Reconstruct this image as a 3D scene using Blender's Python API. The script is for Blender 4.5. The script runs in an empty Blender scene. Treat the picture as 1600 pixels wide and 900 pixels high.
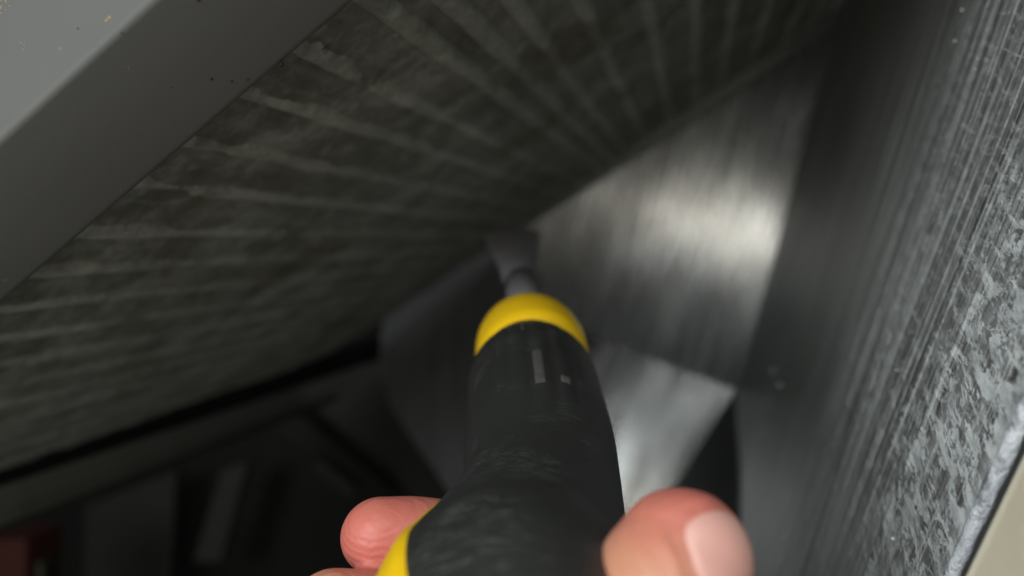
import bpy, bmesh, math, random
import numpy as np
from mathutils import Vector, Matrix, noise
from mathutils.bvhtree import BVHTree
random.seed(7)
S = bpy.context.scene
C = S.collection
# ------------------------------------------------------------------ camera
F = 1256.0                                     # focal length in pixels of the 1600 wide photograph
CM = Matrix.Translation((0, 0, 1.0)) @ Matrix.Rotation(math.radians(52), 4, 'X')
cd = bpy.data.cameras.new('camera'); cam = bpy.data.objects.new('camera', cd); C.objects.link(cam)
cam.matrix_world = CM
cd.sensor_width = 36; cd.lens = 36 * F / 1600
cd.clip_start = 0.004; cd.clip_end = 50
cd.dof.use_dof = True; cd.dof.focus_distance = 0.149; cd.dof.aperture_fstop = 8.5
S.camera = cam
# ------------------------------------------------------------------ world, lamps, exposure
w = bpy.data.worlds.new('World'); S.world = w; w.use_nodes = True
w.node_tree.nodes['Background'].inputs[0].default_value = (0.92, 1.0, 0.97, 1)
w.node_tree.nodes['Background'].inputs[1].default_value = 0.035
S.view_settings.view_transform = 'Standard'; S.view_settings.look = 'None'
S.view_settings.exposure = 0.0; S.view_settings.gamma = 1
S.cycles.use_denoising = True
S.cycles.max_bounces = 8; S.cycles.glossy_bounces = 5


def cw(v):                                     # camera-frame point (right, up, ahead) -> world
    return CM @ Vector((v[0], v[1], -v[2]))


def P(px, py, z):                              # where a photo pixel stands at a distance ahead, metres
    return cw(((px - 800) / F * z, -(py - 450) / F * z, z))


CAMP = cw((0, 0, 0))


def area(name, loc, target, size, sy, power, col):
    l = bpy.data.lights.new(name, 'AREA'); l.shape = 'RECTANGLE'; l.size = size; l.size_y = sy
    l.energy = power; l.color = col
    o = bpy.data.objects.new(name, l); C.objects.link(o)
    o.location = loc
    o.rotation_euler = (Vector(target) - Vector(loc)).to_track_quat('-Z', 'Y').to_euler()
    return o


LIGHTS = dict(
    fold_fill=(cw((-0.06, 0.21, -0.28)), P(1040, 600, .56), 0.22, 0.06, 0.42, (0.97, 0.99, 1.0)),  # added area light behind the camera, placed for the lower fold's reflection
    lamp=(cw((-0.074, -0.057, -0.213)), P(1180, 380, .54), 0.22, 0.045, 0.45, (1.0, 0.93, 0.82)),
    fill=(cw((0.05, 0.60, -0.35)), P(700, 300, .25), 0.5, 0.4, 2.9, (0.97, 1.0, 0.97)),
    low=(cw((-0.10, -0.50, -0.05)), P(700, 350, .25), 0.30, 0.30, 0.38, (0.97, 1.0, 0.95)),  # added soft light from below, brightens the ribbed panel
    left=(cw((-0.34, 0.10, -0.27)), P(1450, 500, .2), 0.22, 0.30, 2.8, (0.93, 0.98, 1.0)),  # added light from the left, brightens the oxide on the right sheet
)
for k, a in LIGHTS.items(): area(k + '_light', *a)


# ------------------------------------------------------------------ mesh helpers
def mesh_obj(name, verts, faces, mat, parent=None, uvs=None, smooth=False, edges=()):
    me = bpy.data.meshes.new(name)
    me.from_pydata([tuple(v) for v in verts], list(edges), [tuple(f) for f in faces])
    if uvs is not None:
        ul = me.uv_layers.new(name='UVMap')
        for l in me.loops: ul.data[l.index].uv = uvs[l.vertex_index]
    if smooth:
        for p in me.polygons: p.use_smooth = True
    me.update()
    if mat: me.materials.append(mat)
    o = bpy.data.objects.new(name, me); C.objects.link(o)
    if parent: o.parent = parent
    return o


def fixn(o):
    bm = bmesh.new(); bm.from_mesh(o.data); bmesh.ops.recalc_face_normals(bm, faces=bm.faces)
    bm.to_mesh(o.data); bm.free(); return o


def bevel(o, wdt, seg=2):
    m = o.modifiers.new('bevel', 'BEVEL'); m.width = wdt; m.segments = seg; m.limit_method = 'ANGLE'
    m.angle_limit = math.radians(35); return o


def solid(o, t, off=-1):
    m = o.modifiers.new('solid', 'SOLIDIFY'); m.thickness = t; m.offset = off; return o


def tag(o, label=None, cat=None, kind=None, group=None):
    for k, v in (('label', label), ('category', cat), ('kind', kind), ('group', group)):
        if v: o[k] = v
    return o


def thing(name, loc, label, cat, kind=None):
    o = bpy.data.objects.new(name, None); C.objects.link(o)
    o.empty_display_size = 0.01
    tag(o, label, cat, kind); return o        # parts carry world coordinates, root stays at the origin


class Plane:
    """a plane with axes e1 (along), e2 (across) and a normal towards the camera, through a point"""
    def __init__(s, o, e1, other):
        s.o = Vector(o); s.e1 = Vector(e1).normalized()
        t = Vector(other) - s.o
        s.n = s.e1.cross(t).normalized()
        if s.n.dot(CAMP - s.o) < 0: s.n = -s.n
        s.e2 = s.n.cross(s.e1).normalized()

    def hit(s, px, py):
        d = P(px, py, 1) - CAMP
        return CAMP + d * ((s.o - CAMP).dot(s.n) / d.dot(s.n))

    def ab(s, p):
        v = Vector(p) - s.o; return v.dot(s.e1), v.dot(s.e2)

    def pt(s, a, b, h=0): return s.o + s.e1 * a + s.e2 * b + s.n * h

    def hab(s, px, py): return s.ab(s.hit(px, py))


def sheet(name, pl, a0, a1, b0, b1, na, nb, mat, parent=None, hf=None, clip=None, smooth=True):
    vs, uv, fs = [], [], []
    for i in range(na + 1):
        for j in range(nb + 1):
            a = a0 + (a1 - a0) * i / na; b = b0 + (b1 - b0) * j / nb
            vs.append(pl.pt(a, b, hf(a, b) if hf else 0)); uv.append((a, b))
    for i in range(na):
        for j in range(nb):
            k = i * (nb + 1) + j; fs.append((k, k + 1, k + nb + 2, k + nb + 1))
    return mesh_obj(name, vs, fs, mat, parent, uv, smooth)


def poly_sheet(name, pl, pts, mat, parent=None, n=40, hf=None):
    """polygon in the plane, cut into a fine grid, so it can be slightly buckled"""
    ab = [pl.ab(p) for p in pts]
    bm = bmesh.new()
    f = bm.faces.new([bm.verts.new((a, b, 0)) for a, b in ab])
    amin, amax = min(a for a, b in ab), max(a for a, b in ab)
    bmin, bmax = min(b for a, b in ab), max(b for a, b in ab)
    for k in range(1, n):
        bmesh.ops.bisect_plane(bm, geom=bm.verts[:] + bm.edges[:] + bm.faces[:], plane_co=(amin + (amax - amin) * k / n, 0, 0), plane_no=(1, 0, 0))
        bmesh.ops.bisect_plane(bm, geom=bm.verts[:] + bm.edges[:] + bm.faces[:], plane_co=(0, bmin + (bmax - bmin) * k / n, 0), plane_no=(0, 1, 0))
    bm.verts.ensure_lookup_table()
    uvs = [(v.co.x, v.co.y) for v in bm.verts]
    vs = [pl.pt(v.co.x, v.co.y, hf(v.co.x, v.co.y) if hf else 0) for v in bm.verts]
    fs = [[v.index for v in f.verts] for f in bm.faces]
    bm.verts.index_update(); fs = [[v.index for v in f.verts] for f in bm.faces]
    bm.free()
    return mesh_obj(name, vs, fs, mat, parent, uvs, True)


def hexa(name, c, mat, parent=None, bw=0.0, uv=False):
    """block from 8 corners: 4 near ring, 4 far ring"""
    fs = [(0, 1, 2, 3), (7, 6, 5, 4), (0, 4, 5, 1), (1, 5, 6, 2), (2, 6, 7, 3), (3, 7, 4, 0)]
    L = (c[4] - c[0]).normalized(); e = (c[1] - c[0]).normalized()
    uvs = [((p - c[0]).dot(L), (p - c[0]).dot(e)) for p in c]
    o = fixn(mesh_obj(name, c, fs, mat, parent, uvs))
    if bw: bevel(o, bw)
    return o


def loft(name, secs, mat, parent=None, seg=48, cap0=True, cap1=True, radf=None):
    """secs: list of (centre, radius_x, radius_y); rings face along the path"""
    n = len(secs); vs, fs, uvs = [], [], []
    cs = [Vector(s[0]) for s in secs]; L = 0
    right = CM.to_3x3() @ Vector((1, 0, 0))
    for i, s in enumerate(secs):
        t = (cs[min(i + 1, n - 1)] - cs[max(i - 1, 0)]).normalized()
        if i: L += (cs[i] - cs[i - 1]).length
        u = (right - t * right.dot(t)).normalized(); v = t.cross(u).normalized()
        for k in range(seg):
            th = 2 * math.pi * k / seg
            m = radf(i, th) if radf else 1
            vs.append(cs[i] + (u * math.cos(th) * s[1] + v * math.sin(th) * s[2]) * m)
            uvs.append((L, th / 6.2832 * 0.11))
    for i in range(n - 1):
        for k in range(seg):
            a = i * seg + k; b = i * seg + (k + 1) % seg
            fs.append((a, b, b + seg, a + seg))
    if cap0: fs.append(tuple(range(seg))[::-1])
    if cap1: fs.append(tuple((n - 1) * seg + k for k in range(seg)))
    return fixn(mesh_obj(name, vs, fs, mat, parent, uvs, True))


def resample(pts, n):
    """Catmull-Rom through tuples (Vector, r...)"""
    rows = [list(p[0]) + list(p[1:]) for p in pts]; A = np.array(rows); m = len(A); out = []
    for i in range(n):
        t = i / (n - 1) * (m - 1); k = min(int(t), m - 2); u = t - k
        p0, p1, p2, p3 = A[max(k - 1, 0)], A[k], A[k + 1], A[min(k + 2, m - 1)]
        q = 0.5 * ((2 * p1) + (-p0 + p2) * u + (2 * p0 - 5 * p1 + 4 * p2 - p3) * u * u + (-p0 + 3 * p1 - 3 * p2 + p3) * u ** 3)
        out.append((Vector(q[:3]),) + tuple(q[3:]))
    return out


# ------------------------------------------------------------------ materials
class NT:
    def __init__(s, name):
        s.m = bpy.data.materials.new(name); s.m.use_nodes = True; s.t = s.m.node_tree
        s.b = s.t.nodes['Principled BSDF']

    def n(s, typ, **kw):
        nd = s.t.nodes.new(typ)
        for k, v in kw.items():
            if k.startswith('_'): setattr(nd, k[1:], v)
            else: s.put(nd.inputs[int(k[1:])] if k[0] == 'i' and k[1:].isdigit() else nd.inputs[k.replace('__', ' ')], v)
        return nd

    def put(s, inp, v):
        if isinstance(v, bpy.types.NodeSocket): s.t.links.new(v, inp)
        else: inp.default_value = v

    def uv(s, sx=1, sy=1, rot=0):
        u = s.n('ShaderNodeUVMap', _uv_map='UVMap')
        return s.n('ShaderNodeMapping', Vector=u.outputs[0], Scale=(sx, sy, 1), Rotation=(0, 0, rot)).outputs[0]

    def obj(s, sc=1):
        u = s.n('ShaderNodeTexCoord')
        return s.n('ShaderNodeMapping', Vector=u.outputs['Object'], Scale=(sc, sc, sc)).outputs[0]

    def noise(s, vec, scale=1, detail=4, rough=.55, dist=0):
        return s.n('ShaderNodeTexNoise', Vector=vec, Scale=scale, Detail=detail, Roughness=rough, Distortion=dist).outputs[0]

    def vor(s, vec, scale, feature='F1', rnd=1):
        return s.n('ShaderNodeTexVoronoi', _feature=feature, Vector=vec, Scale=scale, Randomness=rnd).outputs[0]

    def ramp(s, f, stops):
        r = s.n('ShaderNodeValToRGB', Fac=f); e = r.color_ramp.elements
        while len(e) < len(stops): e.new(0.5)
        for i, (p, c) in enumerate(stops):
            e[i].position = p; e[i].color = (c, c, c, 1) if not hasattr(c, '__len__') else (*c, 1)
        return r.outputs[0]

    def mix(s, f, a, b):
        m = s.n('ShaderNodeMix', _data_type='RGBA'); s.put(m.inputs[0], f)
        for i, v in ((6, a), (7, b)): s.put(m.inputs[i], (*v, 1) if isinstance(v, tuple) and len(v) == 3 else v)
        return m.outputs[2]

    def math(s, op, a, b=0.0, c=0.0):
        m = s.n('ShaderNodeMath', _operation=op); s.put(m.inputs[0], a); s.put(m.inputs[1], b)
        s.put(m.inputs[2], c); return m.outputs[0]

    def bump(s, h, dist, st=1.0, nrm=None):
        b = s.n('ShaderNodeBump', Height=h, Distance=dist, Strength=st)
        if nrm: s.put(b.inputs['Normal'], nrm)
        return b.outputs[0]

    def set(s, **kw):
        for k, v in kw.items():
            if isinstance(v, tuple) and len(v) == 3 and 'Radius' not in k: v = (*v, 1)
            s.put(s.b.inputs[k.replace('__', ' ')], v)
        return s.m


def mat_paint():
    k = NT('grey_paint'); v = k.obj(1)
    n1 = k.noise(v, 30, 5); n2 = k.noise(v, 900, 3)
    sp = k.ramp(k.vor(v, 170), [(0.0, 1), (0.045, 1), (0.075, 0)])
    spm = k.math('MULTIPLY', sp, k.ramp(k.noise(v, 70, 2), [(.52, 0), (.6, 1)]))
    col = k.mix(n1, (.084, .085, .080), (.100, .101, .096))
    col = k.mix(k.math('MULTIPLY', spm, .35), col, (.30, .29, .25))
    sp2 = k.math('MULTIPLY', k.ramp(k.vor(v, 110), [(0, 1), (.03, 1), (.06, 0)]), k.ramp(k.noise(v, 40, 2), [(.55, 0), (.62, 1)]))
    col = k.mix(k.math('MULTIPLY', sp2, .8), col, (.05, .04, .03))
    return k.set(Base__Color=col, Roughness=k.ramp(n1, [(0, .62), (1, .75)]), Specular__IOR__Level=.3, Normal=k.bump(n2, .0001, .25))


def mat_ribs(name, c0, c1, c2):
    k = NT(name); v = k.obj(1)
    n = k.noise(v, 38, 6, .65, .6); f = k.noise(v, 260, 5, .7); u = k.noise(k.uv(9, 160), 1, 4, .6)
    col = k.mix(k.ramp(n, [(.35, 0), (.68, 1)]), c0, c1)
    col = k.mix(k.ramp(k.math('MULTIPLY', f, n), [(.22, 0), (.42, 1)]), col, c2)
    col = k.mix(k.ramp(u, [(.5, 0), (.75, .5)]), col, c2)
    if 'crest' in name:
        sx = k.n('ShaderNodeSeparateXYZ', Vector=k.n('ShaderNodeUVMap', _uv_map='UVMap').outputs[0]).outputs[0]
        wr = k.math('MULTIPLY', k.ramp(k.math('MULTIPLY', sx, 10), [(.0, 1), (.3, .6), (.9, 0)]), k.ramp(k.noise(v, 45, 4, .7), [(.48, 0), (.6, 1)]))
        col = k.mix(k.math('MULTIPLY', wr, .6), col, (.42, .42, .37))
    rust = k.ramp(k.noise(v, 16, 4, .7), [(.54, 0), (.66, .6)])
    col = k.mix(rust, col, (.085, .07, .035))
    h = k.math('ADD', k.math('MULTIPLY', n, .6), f)
    return k.set(Base__Color=col, Roughness=k.ramp(f, [(.3, .5), (.7, .85)]), Normal=k.bump(h, .0012, .8), Specular__IOR__Level=.4)


def mat_metal(name, base, rough, streak, streak_h, dirt=0.0, aniso=.7):
    """dull galvanised sheet brushed along U"""
    k = NT(name)
    s1 = k.noise(k.uv(streak * .06, streak), 1, 5, .6, .3); s2 = k.noise(k.uv(streak * .25, streak * 4), 1, 3, .6)
    bl = k.noise(k.uv(22, 22), 1, 5, .6)
    sm = k.math('ADD', k.math('MULTIPLY', s1, .7), k.math('MULTIPLY', s2, .3))
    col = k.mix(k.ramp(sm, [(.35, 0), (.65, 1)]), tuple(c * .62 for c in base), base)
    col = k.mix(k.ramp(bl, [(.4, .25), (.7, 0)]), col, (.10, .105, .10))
    r = k.math('ADD', k.math('MULTIPLY', s1, .16), rough)
    tg = k.n('ShaderNodeTangent', _direction_type='UV_MAP', _uv_map='UVMap').outputs[0]
    return k.set(Base__Color=col, Metallic=1.0 - dirt, Roughness=r, Anisotropic=aniso, Anisotropic__Rotation=.25, Tangent=tg,
                 Normal=k.bump(sm, streak_h, .6))


def mat_edge_sheet(b_edge, width):
    """galvanised sheet with long scratches; white oxide grows towards its cut edge"""
    k = NT('scratched_galvanised_sheet')
    u = k.n('ShaderNodeUVMap', _uv_map='UVMap'); sx = k.n('ShaderNodeSeparateXYZ', Vector=u.outputs[0])
    t = k.math('DIVIDE', k.math('SUBTRACT', b_edge, sx.outputs[1]), width)        # 0 at the cut edge, 1 far in
    t = k.math('ABSOLUTE', t)
    near = k.math('SUBTRACT', 1.0, t)
    near = k.math('ADD', near, k.math('MULTIPLY', k.math('SUBTRACT', k.noise(k.uv(70, 25), 1, 6, .7), .5), .10))
    s1 = k.noise(k.uv(7, 260), 1, 6, .62, .15); s2 = k.noise(k.uv(12, 620), 1, 5, .65, .1)
    s3 = k.noise(k.uv(420, 170), 1, 6, .7, .8)
    blot = k.noise(k.uv(300, 95), 1, 8, .70, .7); fine = k.noise(k.uv(1300, 520), 1, 4, .7, .3)
    # scratches, mid field
    scr = k.ramp(s2, [(.56, 0), (.66, 1)])
    scrm = k.math('MULTIPLY', scr, k.ramp(near, [(.2, .06), (.7, .25), (.95, .75)]))
    sp = k.math('MULTIPLY', k.ramp(s3, [(.50, 0), (.62, 1)]), k.ramp(near, [(.6, 0), (.78, .35), (.95, .8)]))
    ox = k.math('MULTIPLY', k.ramp(k.math('ADD', k.math('MULTIPLY', blot, .75), k.math('MULTIPLY', fine, .25)), [(.485, 0), (.525, 1)]),
                k.ramp(near, [(.85, 0), (.905, .7), (.95, 1)]))
    white = k.math('MINIMUM', k.math('ADD', k.math('ADD', scrm, k.math('MULTIPLY', sp, .8)), ox), 1.0)
    band = k.math('MULTIPLY', k.ramp(k.noise(k.uv(5, 170), 1, 3, .5), [(.5, 0), (.58, 1)]), k.ramp(near, [(.65, 0), (.8, .6), (.95, .4)]))
    ln = k.math('MULTIPLY', k.ramp(k.noise(k.uv(5, 430), 1, 2, .5, .1), [(.60, 0), (.635, 1)]), k.ramp(near, [(.5, 0), (.75, .8), (.95, .8)]))
    ln = k.math('MULTIPLY', ln, k.ramp(s3, [(.35, .25), (.55, 1)]))
    cr = k.math('MULTIPLY', k.ramp(k.noise(k.uv(420, 22, .5), 1, 2, .5), [(.64, 0), (.67, 1)]), k.ramp(near, [(.7, 0), (.85, .6)]))
    band = k.math('MULTIPLY', band, k.ramp(s3, [(.3, .4), (.6, 1)]))
    white = k.math('MAXIMUM', k.math('MAXIMUM', white, cr), k.math('MAXIMUM', ln, band))
    col = k.mix(k.ramp(k.math('ADD', k.math('MULTIPLY', s1, .5), k.math('MULTIPLY', s2, .5)), [(.4, 0), (.6, 1)]), (.15, .155, .15), (.46, .47, .45))
    yl = k.ramp(k.noise(k.uv(90, 300), 1, 5, .7), [(.6, 0), (.68, 1)])
    wc = k.mix(yl, (.72, .77, .77), (.78, .75, .60)); wc = k.mix(k.ramp(k.noise(k.uv(260, 90), 1, 6, .75), [(.35, .75), (.6, 0)]), wc, (.22, .245, .25))
    col = k.mix(white, col, wc)
    r = k.math('ADD', k.math('MULTIPLY', s1, .24), .26); r = k.math('ADD', r, k.math('MULTIPLY', white, .3))
    tg = k.n('ShaderNodeTangent', _direction_type='UV_MAP', _uv_map='UVMap').outputs[0]
    h = k.math('ADD', k.math('MULTIPLY', s1, .6), k.math('ADD', k.math('MULTIPLY', s2, .5), k.math('MULTIPLY', white, .8)))
    return k.set(Base__Color=col, Metallic=k.math('SUBTRACT', .68, k.math('MULTIPLY', white, .6)), Roughness=r, Anisotropic=.6, Anisotropic__Rotation=.25,
                 Tangent=tg, Normal=k.bump(h, .00018, .7))


def mat_plain(name, col, rough, metal=0.0, var=.25, sc=60, bump=.0002, spec=.5):
    k = NT(name); v = k.obj(1); n = k.noise(v, sc, 5, .6); f = k.noise(v, sc * 12, 3)
    c = k.mix(n, tuple(x * (1 - var) for x in col), tuple(min(1, x * (1 + var)) for x in col))
    return k.set(Base__Color=c, Roughness=k.ramp(n, [(.2, max(0, rough - .08)), (.8, min(1, rough + .08))]), Metallic=metal,
                 Normal=k.bump(f, bump, .5), Specular__IOR__Level=spec)


def mat_cut():
    k = NT('bright_cut_metal'); v = k.obj(1); n = k.noise(v, 260, 6, .75); f = k.noise(v, 1500, 4, .7)
    c = k.mix(k.ramp(n, [(.36, 0), (.52, 1)]), (.30, .33, .36), (.90, .95, 1.0))
    return k.set(Base__Color=c, Metallic=.35, Roughness=k.ramp(f, [(.3, .2), (.7, .5)]), Normal=k.bump(k.math('ADD', n, f), .0009, 1))


def mat_rubber():
    k = NT('black_grip_rubber')
    d = k.vor(k.uv(1100, 1100, .78), 1, rnd=.05); v = k.obj(1)
    sc = k.noise(k.uv(3200, 190), 1, 3, .8); pat = k.noise(v, 75, 3, .6); n = k.noise(v, 400, 4)
    wear = k.math('MULTIPLY', k.ramp(sc, [(.52, 0), (.62, 1)]), k.ramp(pat, [(.5, .05), (.68, .8)]))
    col = k.mix(wear, (.012, .013, .012), (.095, .098, .093))
    dust = k.ramp(k.noise(v, 1700, 3, .7), [(.66, 0), (.74, .5)])
    col = k.mix(dust, col, (.16, .16, .14))
    r = k.math('SUBTRACT', .50, k.math('MULTIPLY', wear, .1))
    h = k.math('ADD', k.math('MULTIPLY', d, 1.0), k.math('MULTIPLY', n, .15))
    return k.set(Base__Color=col, Roughness=r, Normal=k.bump(h, .0003, .45), Specular__IOR__Level=.6)


def mat_skin():
    k = NT('skin'); v = k.obj(1)
    n = k.noise(v, 55, 4, .6); f = k.noise(v, 500, 4)
    at = k.n('ShaderNodeAttribute', _attribute_name='flush'); fl = at.outputs['Fac']
    rid = k.n('ShaderNodeTexWave', _wave_type='RINGS', Vector=v, Scale=230, Distortion=5, Detail=2).outputs[1]
    col = k.mix(k.math('ADD', fl, k.math('MULTIPLY', k.math('SUBTRACT', n, .5), .5)), (.44, .20, .125), (.46, .105, .09))
    h = k.math('ADD', k.math('MULTIPLY', rid, .5), f)
    return k.set(Base__Color=col, Roughness=.48, Subsurface__Weight=.25, Subsurface__Radius=(1, .35, .2), Subsurface__Scale=.0025,
                 Normal=k.bump(k.math('ADD', h, k.math('MULTIPLY', k.noise(v, 180, 5, .65, .8), 1.6)), .0002, .6), Specular__IOR__Level=.4)


M = dict(
    paint=mat_paint(),
    panel=mat_ribs('grimy_ribbed_metal', (.098, .096, .078), (.165, .162, .138), (.28, .275, .245)),
    rib=mat_ribs('grimy_rib_crest', (.20, .20, .172), (.26, .26, .228), (.38, .38, .34)),
    back=mat_metal('back_sheet_metal', (.38, .39, .385), .19, 230, .0005),
    fold=mat_metal('folded_flange_metal', (.17, .175, .165), .5, 190, .0002),
    shade=mat_metal('shaded_sheet_metal', (.20, .205, .205), .5, 150, .0002, .3),  # darker copy of the sheet metal, shade put into its colour
    cut=mat_cut(),
    gasket=mat_plain('black_rubber_and_gap_shadow', (.006, .006, .006), .7, 0, .2, 60, .0002, .2),
    rail=mat_plain('dull_grey_rail', (.14, .145, .125), .6, 0, .2, 30),
    dark=mat_plain('cavity_shade_and_specks', (.018, .0185, .016), .8, 0, .25, 20, .0005, .2),  # near-black colour holds the cavity's shade; a beam and specks share it
    slat=mat_plain('dusty_slat', (.040, .039, .034), .8, 0, .3, 40, .0005, .2),
    beige=mat_plain('beige_enamel', (.25, .23, .17), .4, 0, .06, 40),
    red=mat_plain('red_plastic', (.05, .007, .002), .8), yellowdot=mat_plain('olive_plastic', (.02, .016, .002), .6),
    yellow=mat_plain('yellow_handle_plastic', (.74, .46, .006), .38, 0, .05, 120, .0001),
    rubber=mat_rubber(), mark=mat_plain('worn_grip_marking', (.055, .055, .052), .45, 0, .4, 500), steel=mat_plain('grey_steel_blade', (.21, .20, .21), .6, .2, .15, 90),
    skin=mat_skin(), nail=mat_plain('fingernail', (.56, .30, .255), .36, 0, .06, 150, .00006),
    bead=mat_plain('wet_grain', (.6, .6, .55), .12, .2, .1, 200), grit=mat_plain('rusty_grit', (.30, .22, .10), .7, 0, .4, 300),
)

# ------------------------------------------------------------------ the ribbed panel on the left
KW = 0.178
d1 = (P(1085, 370, 1) - CAMP).normalized()
d2 = (P(-2567, 2672, 1) - CAMP).normalized()
p0 = P(300, 218, KW)
WP = Plane(p0, d1, p0 + d2)
sgn = 1 if WP.e2.dot(d2) > 0 else -1
a_near, _ = WP.hab(300, 218); a_far, _ = WP.hab(760, 385)
bl = WP.hab(300, 662)[1]                       # lower border (follows the gasket)
b_up = WP.hab(1500, -120)[1] - sgn * .06
wall = thing('ribbed_panel', None, 'long grimy dark ribbed metal panel receding beside the grey frame', 'panel')


def dirt_h(a, b):
    v = Vector((a * 55, b * 85, 3.1))
    return .0011 * noise.noise(v) + .0006 * noise.noise(v * 3.1)


sheet('panel_sheet', WP, a_near - .02, a_far, bl, b_up, 150, 170, M['panel'], wall, dirt_h)
solid(wall.children[0], .002)
# crests, one ridge every 17-18 mm, measured across the panel
ribb = []
for px, py in [(573, -15), (705, 0), (800, 0), (905, 0), (1010, 0), (1085, 0), (1145, 0), (1200, 0), (1250, 0)]:
    ribb.append(WP.hab(px, py)[1])
for px, py in [(470, 68), (400, 137), (310, 213), (232, 280), (160, 350), (75, 412), (8, 470)]:
    ribb.append(WP.hab(px, py)[1])
lo = max(ribb, key=lambda q: q * sgn)
k = 1
while (bl - (lo + sgn * .0178 * k)) * sgn > .008: ribb.append(lo + sgn * .0178 * k); k += 1
hi = min(ribb, key=lambda q: q * sgn)
for q in (1, 2, 3): ribb.append(hi - sgn * .0185 * q)
for bi, b in enumerate(sorted(ribb)):
    vs, fs, uv = [], [], []; N = 46
    strong = 1.0 if (b * sgn) < (WP.hab(560, 0)[1] * sgn) else .75
    prof = [(-.0042, -.0004), (-.0026, .0024 * strong), (-.0010, .0034 * strong), (.0012, .0034 * strong), (.0028, .0022 * strong), (.0044, -.0004)]
    a_s = a_near - .02
    for i in range(N + 1):
        a = a_s + (a_far - .002 - a_s) * i / N
        for q, (db, h) in enumerate(prof):
            jx = .0009 * noise.noise(Vector((a * 22, b * 40, q * .5)))
            vs.append(WP.pt(a, b + db + jx, h + (.0008 * noise.noise(Vector((a * 40, b * 90, q * .4))) if 0 < q < 5 else 0))); uv.append((a, b + db))
    m = len(prof)
    for i in range(N):
        for q in range(m - 1):
            kk = i * m + q; fs.append((kk, kk + 1, kk + m + 1, kk + m))
    fixn(mesh_obj('rib', vs, fs, M['rib'], wall, uv, True))

# ------------------------------------------------------------------ galvanised sheet on the right
zc = 0.450
K3 = 3125.0
z_low = zc * K3 / (K3 - 610)
crA = P(1320, 0, zc); crB = P(1150, 610, z_low)
d3 = (crB - crA).normalized()
near_pt = P(1505, 900, .135)
BP = Plane(crA, d3, near_pt)
aB0, bB0 = BP.ab(near_pt)
aT = BP.hab(1700, -200)[0] - .08
aL = BP.hab(1150, 1000)[0] + .04
edge_sheet = thing('galvanised_sheet', None, 'scratched galvanised steel sheet with white oxide along its bright cut edge, right side', 'metal sheet')
mB = mat_edge_sheet(bB0, abs(bB0))
seams = [(.82, .0003, .0006), (.77, .0007, .0016), (.865, .0005, .0011), (.70, .0003, .0012), (.905, .0005, .0010)]


def sheet_h(a, b):
    t = b / bB0; h = 0
    for s, hh, wd in seams:
        x = (t - s - .006 * noise.noise(Vector((a * 8, s * 9, 0)))) * abs(bB0) / wd
        h += hh * math.exp(-min(x * x, 50))
        h += hh * .5 / (1 + math.exp(max(-60, min(60, -x * 2))))
    return h + .0012 * noise.noise(Vector((a * 9, b * 14, 0)))


sB = sheet('sheet_face', BP, aT, aL, 0, bB0, 90, 360, mB, edge_sheet, sheet_h)
# rolled bright cut edge: a thin bar following the border
eb = []
N = 400; R = .0013; vs, fs, uv = [], [], []
for i in range(N + 1):
    a = aT + (aL - aT) * i / N
    for q in range(8):
        th = q * math.pi / 4
        rr = R * (1 + .3 * noise.noise(Vector((a * 220, q * .8, 0))))
        vs.append(BP.pt(a, bB0 + math.copysign(1, bB0) * (math.cos(th) * rr), sheet_h(a, bB0) + math.sin(th) * rr)); uv.append((a, th * R))
for i in range(N):
    for q in range(8): fs.append((i * 8 + q, i * 8 + (q + 1) % 8, (i + 1) * 8 + (q + 1) % 8, (i + 1) * 8 + q))
fixn(mesh_obj('cut_edge', vs, fs, M['cut'], edge_sheet, uv, True))


def ico(c, r, sub=1, sq=1.0):
    bm = bmesh.new(); bmesh.ops.create_icosphere(bm, subdivisions=sub, radius=r)
    v = [Vector(p.co) for p in bm.verts]; bm.verts.index_update()
    f = [[q.index for q in p.verts] for p in bm.faces]; bm.free()
    return [c + p for p in v], f


def scatter(name, items, mat, parent, sub=1):
    vs, fs = [], []
    for c, r in items:
        v, f = ico(c, r, sub); o = len(vs); vs += v; fs += [[i + o for i in q] for q in f]
    o = mesh_obj(name, vs, fs, mat, parent, None, True); o['kind'] = 'stuff'; return o


# single wet grains that the photograph shows, and a fine sprinkle of them
sg = [(1210, 580, .0008), (1222, 602, .0007), (1199, 675, .0006), (1505, 16, .0004), (1494, 64, .00035), (1528, 92, .0002), (1524, 108, .0002),
      (1408, 580, .00022), (1408, 845, .0004), (1225, 838, .0005), (1217, 872, .0004), (1445, 350, .0002)]
it = []
for px, py, r in sg:
    a, b = BP.hab(px, py); it.append((BP.pt(a, b, sheet_h(a, b) + r * .5), r))
for i in range(220):
    a = random.uniform(aT, aL); t = random.random() ** .5; b = bB0 * t
    it.append((BP.pt(a, b, sheet_h(a, b)), random.uniform(.00006, .00015)))
scatter('wet_grains', it, M['bead'], edge_sheet, 2)

# ------------------------------------------------------------------ back sheet (bright), its flange and the folds below
f1 = WP.hit(1320, 0); f2 = WP.hit(490, 570)   # the ribbed panel's far end
AP = Plane(f1, (crB - f1), f2)                # brushed roughly along the crease
pA_low = crB
fl_edge = (f2 - f1).normalized()


def on_far(px, py): return AP.hit(px, py)


back = thing('back_sheet', None, 'brushed sheet metal at the back of the gap catching a bright reflection, above the folds', 'metal sheet')
apex = on_far(688, 434)


def buckle(a, b): return .0009 * noise.noise(Vector((a * 8, b * 20, 1))) + .0004 * noise.noise(Vector((a * 18, b * 90, 5)))


ext = f1 + (f1 - f2).normalized() * .16
poly_sheet('sheet_face', AP, [ext, AP.hit(1420, -120), AP.hit(1330, 80), crB, AP.hit(822, 485), AP.hit(806, 353)], M['back'], back, 44, buckle)
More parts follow.
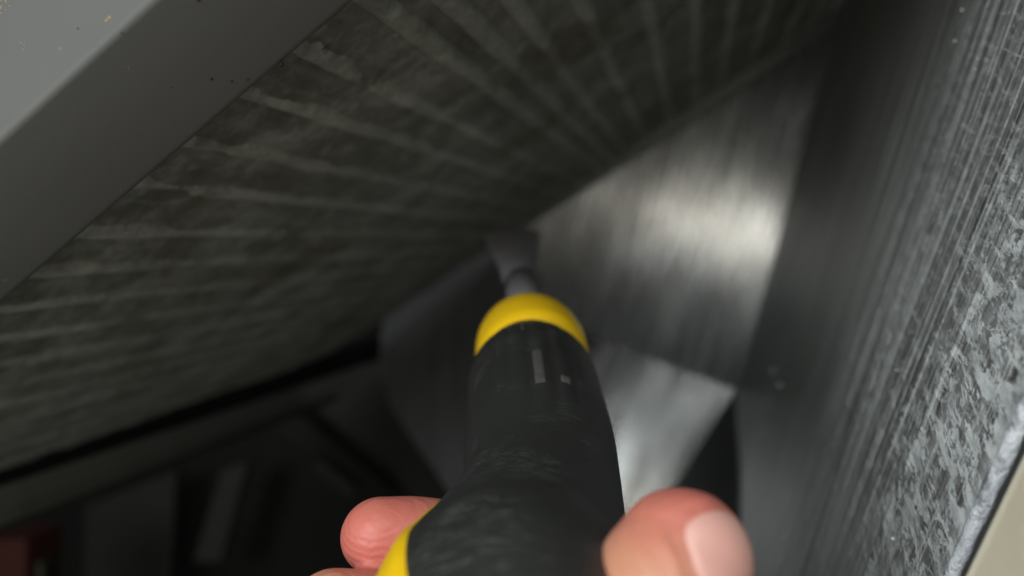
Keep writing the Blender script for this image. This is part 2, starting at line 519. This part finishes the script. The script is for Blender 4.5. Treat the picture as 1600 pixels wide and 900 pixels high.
# flange: folded lip along the ribbed panel's far end
inn = -(AP.n.cross(fl_edge)).normalized()
if inn.dot(crB - f1) < 0: inn = -inn
apex = AP.hit(806, 353)
hexa('flange', [apex + AP.n * .001, apex + inn * .006 + AP.n * .001, apex + inn * .006 + AP.n * .006, apex + AP.n * .006,
                ext + AP.n * .001, ext + inn * .020 + AP.n * .001, ext + inn * .017 + AP.n * .006, ext + AP.n * .006], M['fold'], back, .001)
# fold below: leans towards the camera
low = P(900, 940, z_low * .985)
CP = Plane(crB, (apex - crB), low)
apex = on_far(688, 434)
CP = Plane(crB, (apex - crB), low)
lower = thing('lower_fold', None, 'lower folded sheet face with pale smudged reflection under the back sheet', 'metal sheet')
cpts = [crB, CP.hit(815, 482), CP.hit(800, 960), CP.hit(860, 960), CP.hit(990, 850), CP.hit(1078, 742)]
mC = mat_metal('lower_sheet_metal', (.17, .175, .172), .16, 130, .0008, 0, .0)
lo_ = poly_sheet('sheet_face', CP, cpts, mC, lower, 36, lambda a, b: .0009 * noise.noise(Vector((a * 55, b * 12, 2))))
for q in lo_.data.uv_layers[0].data: q.uv = (q.uv[1], q.uv[0])     # brushed down the face
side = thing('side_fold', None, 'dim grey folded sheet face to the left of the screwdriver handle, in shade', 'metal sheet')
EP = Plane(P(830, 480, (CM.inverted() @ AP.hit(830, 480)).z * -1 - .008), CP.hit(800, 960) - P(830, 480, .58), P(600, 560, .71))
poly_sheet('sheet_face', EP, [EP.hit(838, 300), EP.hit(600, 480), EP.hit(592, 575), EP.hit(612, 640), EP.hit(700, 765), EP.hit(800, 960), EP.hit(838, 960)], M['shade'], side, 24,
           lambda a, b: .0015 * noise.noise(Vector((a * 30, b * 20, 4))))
# narrow dark gusset between fold and right sheet
gus = thing('corner_gusset', None, 'small dark triangular gusset in the corner beside the right sheet', 'gusset')
g = [crB, CP.hit(1078, 742), CP.hit(1000, 850), BP.hit(1158, 930), BP.hit(1156, 760)]
DP = Plane(crB, (g[3] - crB), g[1])
fixn(mesh_obj('gusset_face', g, [(0, 1, 2), (0, 2, 3), (0, 3, 4)], M['fold'], gus, [DP.ab(p) for p in g]))
solid(gus.children[0], .001)

# ------------------------------------------------------------------ gasket, rail and the dark cavity at the lower left
away = d1


def bar(name, nearpx, farpx, z0, z1, depth, mat, parent, bw=.001):
    """nearpx/farpx = ((x,ytop),(x,ybottom)) of the face the camera sees"""
    c = []
    for (t, b), z in ((nearpx, z0), (farpx, z1)):
        pt, pb = P(*t, z), P(*b, z)
        dn = (CM.to_3x3() @ Vector((0.25, 0.1, -1))).normalized() * depth
        c += [pt, pb, pb + dn, pt + dn]
    return hexa(name, c, mat, parent, bw)


zn, zf = .335, .74
gk = tag(bar('rubber_gasket', ((-60, 712), (-60, 782)), ((606, 524), (600, 560)), zn, zf, .02, M['gasket'], None, .003),
         'thick black rubber gasket strip running along the lower border of the ribbed panel', 'gasket')
rl = thing('grey_rail', None, 'dull grey metal rail just below the black gasket', 'rail')
bar('rail_face', ((-60, 762), (-60, 850)), ((520, 588), (520, 622)), zn + .01, zf + .02, .03, M['rail'], rl, .002)
bar('rail_lip', ((-60, 846), (-60, 856)), ((520, 621), (520, 630)), zn + .004, zf + .01, .012, M['slat'], rl, .001)
cav = thing('cavity_back', None, 'dark backing added to close the gap at the lower left, its shade put into the colour', 'wall', 'structure')
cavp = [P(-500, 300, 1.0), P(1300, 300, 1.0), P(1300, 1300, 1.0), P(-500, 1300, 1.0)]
mesh_obj('back_face', cavp, [(0, 1, 2, 3)], M['dark'], cav, [(0, 0), (1, 0), (1, 1), (0, 1)])  # added sheet closing the void, dark to stand in for deep shade
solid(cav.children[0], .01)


def beam(name, tl, tr, br, bl_, z, depth, mat, parent=None, bw=.003):
    fr = [P(*tl, z), P(*tr, z), P(*br, z), P(*bl_, z)]
    dn = CM.to_3x3() @ Vector((0, 0, -depth))
    return hexa(name, fr + [p + dn for p in fr], mat, parent, bw)


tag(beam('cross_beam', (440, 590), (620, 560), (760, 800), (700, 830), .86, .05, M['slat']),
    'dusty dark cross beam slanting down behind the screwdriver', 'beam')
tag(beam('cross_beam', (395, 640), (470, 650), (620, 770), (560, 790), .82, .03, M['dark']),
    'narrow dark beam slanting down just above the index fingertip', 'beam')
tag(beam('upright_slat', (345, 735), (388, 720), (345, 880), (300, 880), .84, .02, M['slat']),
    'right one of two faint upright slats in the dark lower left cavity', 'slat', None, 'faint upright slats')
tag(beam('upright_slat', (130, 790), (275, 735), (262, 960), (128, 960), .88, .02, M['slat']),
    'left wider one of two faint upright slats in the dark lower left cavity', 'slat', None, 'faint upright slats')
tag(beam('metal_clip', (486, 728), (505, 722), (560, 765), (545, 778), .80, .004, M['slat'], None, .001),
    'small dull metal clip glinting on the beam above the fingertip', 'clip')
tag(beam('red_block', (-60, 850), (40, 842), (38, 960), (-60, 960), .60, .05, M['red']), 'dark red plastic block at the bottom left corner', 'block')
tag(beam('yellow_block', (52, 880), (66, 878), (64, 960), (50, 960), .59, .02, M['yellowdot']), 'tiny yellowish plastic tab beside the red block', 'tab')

# ------------------------------------------------------------------ painted frame, top left
fr = thing('window_frame', None, 'painted grey metal frame with a bevelled face crossing the top left corner', 'frame')
kf = .86
ea = CAMP + (WP.hit(-90, 552) - CAMP) * kf; ec = CAMP + (WP.hit(640, -73) - CAMP) * kf          # edge against the panel
ed = (ec - ea).normalized()
FP2 = Plane(ea, ed, P(0, 215, .135))
ia, ic = FP2.hit(-120, 325), FP2.hit(330, -87)
FP1 = Plane(ia, (ic - ia), P(0, 0, .150))
oa, oc = FP1.hit(-620, -160), FP1.hit(-170, -620)
ia2 = ia - ed * .03; oa2 = oa - ed * .03
back_n = -WP.n * .0
rows = []
lip_in = (((ea + ec) / 2 - CAMP).normalized() + CM.to_3x3() @ Vector((-.12, .14, 0))) * .012
prof_near = [ea + lip_in * 1.0, ea, ia, oa, oa + lip_in * 1.5]; prof_far = [ec + lip_in * 1.0, ec, ic, oc, oc + lip_in * 1.5]
vs, fs, uv = [], [], []
for p, q in zip(prof_near, prof_far):
    for t in range(13): vs.append(p.lerp(q, -.8 + 2.6 * t / 12)); uv.append((t / 12 * .5, 0))
for r in range(4):
    for t in range(12): kk = r * 13 + t; fs.append((kk, kk + 1, kk + 14, kk + 13))
o = fixn(mesh_obj('frame_profile', vs, fs, M['paint'], fr, uv)); bevel(o, .0014, 4)
for p in o.data.polygons: p.use_smooth = True
# dark strip standing in for the gap shadow between frame and panel
sl = [ea + lip_in * .3 - WP.n * .0005, ec + lip_in * .3 - WP.n * .0005]
perp = ed.cross(WP.n).normalized()
if perp.dot(P(600, 500, .2) - P(300, 218, .166)) < 0: perp = -perp
s0, s1 = sl[0] - ed * .1, sl[1] + ed * .1
hexa('edge_shadow_strip', [s0, s0 + perp * .0012, s0 + perp * .0012 + lip_in, s0 + lip_in, s1, s1 + perp * .0012, s1 + perp * .0012 + lip_in, s1 + lip_in], M['gasket'], fr)
its = []
for px, py, r in [(169, 31, .00055), (37, 72, .0003), (12, 10, .0003), (199, 108, .0002), (5, 4, .0004), (3, 16, .0003)]:
    pl = FP1 if py < 215 - .91 * px else FP2
    for j in range(4):
        its.append((pl.hit(px + random.uniform(-5, 5), py + random.uniform(-6, 6)), r * random.uniform(.35, 1) * .7))
scatter('rusty_specks', its, M['grit'], fr)
its = []
for px, py, r in [(330, 123, .0003), (362, 127, .00025), (310, 0, .0003), (190, 52, .00015), (122, 45, .0002), (268, 137, .00015), (440, 100, .0005)]:
    pl = FP1 if py < 215 - .91 * px else FP2
    its.append((pl.hit(px, py), r))
scatter('dark_specks', its, M['dark'], fr)
its = []
for px, py, r in [(440, 353, .0011), (303, 333, .0007), (12, 480, .0006), (100, 440, .0007), (117, 497, .0006), (612, 42, .0011), (580, 135, .0006), (500, 66, .0009), (405, 148, .0008), (330, 215, .0006),
                  (85, 415, .0006), (10, 530, .0006), (170, 352, .0007), (560, 120, .0006)]:
    a, b = WP.hab(px, py); its.append((WP.pt(a, b, .002), r))
for i in range(120):
    a = a_near + random.random() ** 2 * .25; b = bl + (b_up - bl) * random.random()
    its.append((WP.pt(a, b, .0006), random.uniform(.0002, .0008)))
scatter('lime_grains', its, M['rail'], wall)

# ------------------------------------------------------------------ beige board, bottom right corner
q = [P(1594, 700, .118), P(1502, 892, .118)]
e = (q[0] - q[1]).normalized()
BG = Plane(q[1], e, P(1700, 900, .112))
A, B_ = q[1] - e * .05, q[0] + e * .08
off = (P(1760, 960, .112) - q[1])
acr = off - e * off.dot(e)
dn = CM.to_3x3() @ Vector((.2, .05, -.01))
bg = hexa('beige_board', [A, A + acr * 1.6, A + acr * 1.6 + dn * .8, A + dn * .8, B_, B_ + acr * 1.6, B_ + acr * 1.6 + dn * .8, B_ + dn * .8], M['beige'], None, .0015)
tag(bg, 'smooth beige enamelled board edge at the bottom right corner', 'board')

# ------------------------------------------------------------------ screwdriver
sd = thing('screwdriver', None, 'black rubber-handled screwdriver with yellow collar and stripe pointing into the gap', 'screwdriver')


def sec(px, py, z, rpx, sq=1.0): r = rpx * z / F; return (P(px, py, z), r, r * sq)


H = [sec(831, 560, .2130, 72), sec(831, 574, .2090, 82), sec(832, 598, .2010, 99), sec(837, 640, .1860, 107), sec(843, 700, .1700, 118), sec(846, 765, .1540, 124),
     sec(834, 835, .1390, 146), sec(812, 915, .1265, 184), sec(800, 985, .1150, 220), sec(798, 1090, .1040, 238), sec(790, 1180, .0970, 250)]
H = resample(H, 90)


def flute(i, th):
    t = i / 89
    g = 0
    for c0 in (62, 78, 96, 114, 130):
        d = (math.degrees(th) - c0) / 3.2
        g += math.exp(-d * d)
    win = max(0, min(1, (t - .12) / .06)) * max(0, min(1, (.50 - t) / .08))
    return 1 - .030 * g * win + .004 * noise.noise(Vector((t * 9, math.cos(th) * 2, math.sin(th) * 2)))


def hloft(name, i0, i1, scale, mat, seg=96, th0=0, th1=360, radf=None, thf=None):
    """a shell hugging the handle between two rings, over a range of angles"""
    right = CM.to_3x3() @ Vector((1, 0, 0)); vs, fs, uv = [], [], []
    for i in range(i0, i1 + 1):
        t = (H[min(i + 1, 89)][0] - H[max(i - 1, 0)][0]).normalized()
        u = (right - t * right.dot(t)).normalized(); v = t.cross(u).normalized()
        a0, a1 = thf(i) if thf else (th0, th1)
        for kq in range(seg + 1):
            th = math.radians(a0 + (a1 - a0) * kq / seg)
            ed_ = min(1, min(kq, seg - kq) / 2, (i - i0) / 1.5, (i1 - i) / 1.5)
            r = H[i][1] * flute(i, th) + (scale if ed_ > .4 else (-.0004 + (scale + .0004) * ed_))
            vs.append(H[i][0] + (u * math.cos(th) + v * math.sin(th)) * r); uv.append((i * .0013, th * .018))
    m = seg + 1
    for i in range(i1 - i0):
        for kq in range(seg): a = i * m + kq; fs.append((a, a + 1, a + m + 1, a + m))
    return fixn(mesh_obj(name, vs, fs, mat, sd, uv, True))


# which way is up in ring angles (v may point away from the viewer's up)
t_ = (H[40][0] - H[38][0]).normalized(); r_ = CM.to_3x3() @ Vector((1, 0, 0)); u_ = (r_ - t_ * r_.dot(t_)).normalized(); v_ = t_.cross(u_)
VUP = 1 if v_.dot(CM.to_3x3() @ Vector((0, 1, 0))) > 0 else -1
if VUP < 0:
    _fl = flute
    def flute(i, th): return _fl(i, -th)
grip = loft('grip', [h for h in H], M['rubber'], sd, 128, True, True, flute)
# collar: yellow nose cone behind the grip
col_secs = [sec(831, 572, .2110, 72), sec(831, 566, .2130, 86), sec(830, 558, .2170, 88), sec(829, 546, .2220, 86), sec(828, 534, .2270, 80), sec(827, 524, .2320, 67), sec(826, 520, .2335, 45), sec(826, 519, .234, 24)]
collar = loft('collar', resample(col_secs, 34), M['yellow'], sd, 96)
cc = P(831, 545, .215); vw = (cc - CAMP).normalized()
collar.data.transform(Matrix.Translation(cc) @ Matrix.Rotation(math.radians(8), 4, -vw) @ Matrix.Translation(-cc))
# yellow stripe down the left flank
def stripe_t(i):
    f_ = (i - 49) / 39.0
    inn_ = 168 - 41 * min(1, f_ * 1.3) ** .8
    return (VUP * (inn_), VUP * (168 + 34 * min(1, f_ * 3)))
hloft('side_stripe', 49, 88, .0008, M['yellow'], 16, thf=stripe_t)
# raised moulding marks on top of the grip
for (i0, i1, a0, a1) in [(27, 37, 85, 95), (33, 36, 65, 75), (15, 21, 98, 101)]:
    hloft('grip_marking', i0, i1, .00035, M['mark'], 6, VUP * a0, VUP * a1)
# shaft and flared blade
loft('shaft', [sec(826, 516, .232, 32), sec(820, 478, .244, 29), sec(815, 440, .256, 26)], M['steel'], sd, 32)
bl_secs = [sec(815, 446, .254, 28, .9), sec(810, 420, .268, 30, .6), sec(805, 395, .284, 36, .35), sec(802, 375, .298, 42, .18), sec(800, 362, .306, 43, .10)]
loft('blade', resample(bl_secs, 14), M['steel'], sd, 32, False)

# ------------------------------------------------------------------ hand: one continuous body, voxel-joined
def digit(path, n=26):
    pts = resample([(P(x, y, z), r, r * sq) for x, y, z, r, sq in path], n)
    # rounded tip
    t = (pts[0][0] - pts[1][0]).normalized(); tip = []
    r0, r1 = pts[0][1], pts[0][2]
    for k in range(7):
        ph = math.pi / 2 * (1 - k / 7.0)
        tip.append((pts[0][0] + t * r0 * .95 * math.sin(ph), max(r0 * math.cos(ph), .0002), max(r1 * math.cos(ph), .0002)))
    return tip + pts


digits = [
    [(1068, 868, .1085, .0094, .86), (1052, 905, .1072, .0103, .88), (1030, 965, .106, .0106, .9), (1015, 1060, .104, .0100, .95), (1060, 1190, .102, .0112, 1), (1130, 1320, .104, .014, 1), (1150, 1480, .105, .016, 1)],   # thumb
    [(594, 838, .151, .0078, .93), (650, 846, .153, .0084, 1), (740, 862, .157, .0086, 1), (850, 900, .160, .0088, 1), (980, 985, .153, .0092, 1), (1090, 1110, .135, .0098, 1), (1150, 1300, .118, .0115, 1)],     # index
    [(520, 962, .139, .0083, .95), (600, 975, .142, .0088, 1), (740, 1000, .147, .0090, 1), (880, 1040, .148, .0092, 1), (1010, 1110, .140, .0096, 1), (1110, 1230, .124, .0102, 1), (1140, 1420, .110, .012, 1)],
    [(540, 1110, .122, .0080, .95), (640, 1130, .126, .0086, 1), (780, 1160, .131, .0088, 1), (900, 1190, .132, .009, 1), (1030, 1260, .124, .0096, 1), (1130, 1400, .110, .0105, 1), (1130, 1560, .102, .012, 1)],
    [(620, 1270, .106, .0070, .95), (720, 1290, .109, .0076, 1), (840, 1310, .113, .0078, 1), (950, 1350, .112, .0082, 1), (1060, 1440, .105, .009, 1), (1150, 1560, .098, .011, 1), (1130, 1680, .094, .012, 1)],
]
palm = [(1150, 1260, .112, .014, 1.1), (1150, 1420, .106, .018, 1.2), (1130, 1600, .098, .021, 1.3), (1100, 1900, .090, .020, 1.2), (1060, 2300, .080, .018, 1.1)]
tmp = [loft('t', digit(d), None, None, 28) for d in digits] + [loft('t', digit(palm, 20), None, None, 28)]
bm = bmesh.new()
for t in tmp: bm.from_mesh(t.data)
hm = bpy.data.meshes.new('hand'); bm.to_mesh(hm); bm.free()
for t in tmp: bpy.data.objects.remove(t)
hand = bpy.data.objects.new('hand', hm); C.objects.link(hand)
md = hand.modifiers.new('r', 'REMESH'); md.mode = 'VOXEL'; md.voxel_size = .00065
md = hand.modifiers.new('s', 'SMOOTH'); md.iterations = 9; md.factor = .6
bpy.context.view_layer.update()
ev = hand.evaluated_get(bpy.context.evaluated_depsgraph_get())
nm = bpy.data.meshes.new_from_object(ev); hand.modifiers.clear(); hand.data = nm
for p in nm.polygons: p.use_smooth = True
nm.materials.clear(); nm.materials.append(M['skin'])
# flush: blood-red fingertips (a property of the skin, by distance from the tips)
tips = [(P(594, 838, .151), .017, 1.0), (P(1075, 800, .1085), .012, .75), (P(520, 962, .139), .010, .1)]
at = nm.attributes.new('flush', 'FLOAT', 'POINT')
vals = []
for v in nm.vertices:
    vals.append(max(s * max(0, 1 - ((v.co - c).length / r) ** 2) for c, r, s in tips))
at.data.foreach_set('value', vals)
tag(hand, 'bare hand gripping the screwdriver handle, thumb with pale nail at right and fingertips at left', 'hand')
# thumb nail, laid on the thumb
bvh = BVHTree.FromPolygons([v.co for v in nm.vertices], [p.vertices for p in nm.polygons])
ax = (P(1066, 800, .1085) - P(1084, 935, .1068)).normalized()
nc = P(1122, 858, .1085)
look = (CAMP - nc).normalized()
out = (look + (CM.to_3x3() @ Vector((.75, .12, 0)))).normalized(); out = (out - ax * out.dot(ax)).normalized()
side = ax.cross(out).normalized()
nc2 = P(1078, 868, .1085) + out * .0
for v in nm.vertices:
    q = v.co - nc2
    if q.dot(out) > 0 and q.length < .02:
        m_ = (abs(q.dot(ax) / .0073) ** 3.2 + abs(q.dot(side) / .0073) ** 3.2) ** (1 / 3.2)
        v.co += out * (.00045 * math.exp(-((m_ - 1.07) / .09) ** 2))
vs, fs, uv = [], [], []; NU, NV = 16, 12
for i in range(NU + 1):
    for j in range(NV + 1):
        s = -1 + 2 * i / NU; t = -1 + 2 * j / NV
        # squircle mapping for rounded corners
        sx_ = s * math.sqrt(1 - t * t * .46); tx_ = t * math.sqrt(1 - s * s * .46)
        o_ = nc2 + ax * (sx_ * .0066) + side * (tx_ * .0062) + out * .03
        hit = bvh.ray_cast(o_, -out)
        edge = max(abs(s), abs(t))
        p_ = hit[0] if hit[0] else o_ - out * .02
        vs.append(p_ + out * (.00022 if edge < .99 else -.0003)); uv.append((s, t))
for i in range(NU):
    for j in range(NV): a = i * (NV + 1) + j; fs.append((a, a + 1, a + NV + 2, a + NV + 1))
nl = fixn(mesh_obj('thumb_nail', vs, fs, M['nail'], hand, uv, True))

# ------------------------------------------------------------------ debug print of mirror directions
if True:
    for nme, pl, px, py in (('A', AP, 1180, 380), ('C', CP, 1000, 600), ('C2', CP, 1110, 640), ('B', BP, 1560, 600), ('Bm', BP, 1300, 400)):
        h = pl.hit(px, py); d = (h - CAMP).normalized(); r = d - 2 * d.dot(pl.n) * pl.n
        cr = CM.to_3x3().inverted() @ r; hc = CM.inverted() @ h; nn = CM.to_3x3().inverted() @ pl.n
        print('MIRROR', nme, 'hit', [round(q, 3) for q in hc], 'dir(r,u,ahead)', round(cr[0], 2), round(cr[1], 2), round(-cr[2], 2), 'n', [round(q, 2) for q in nn])
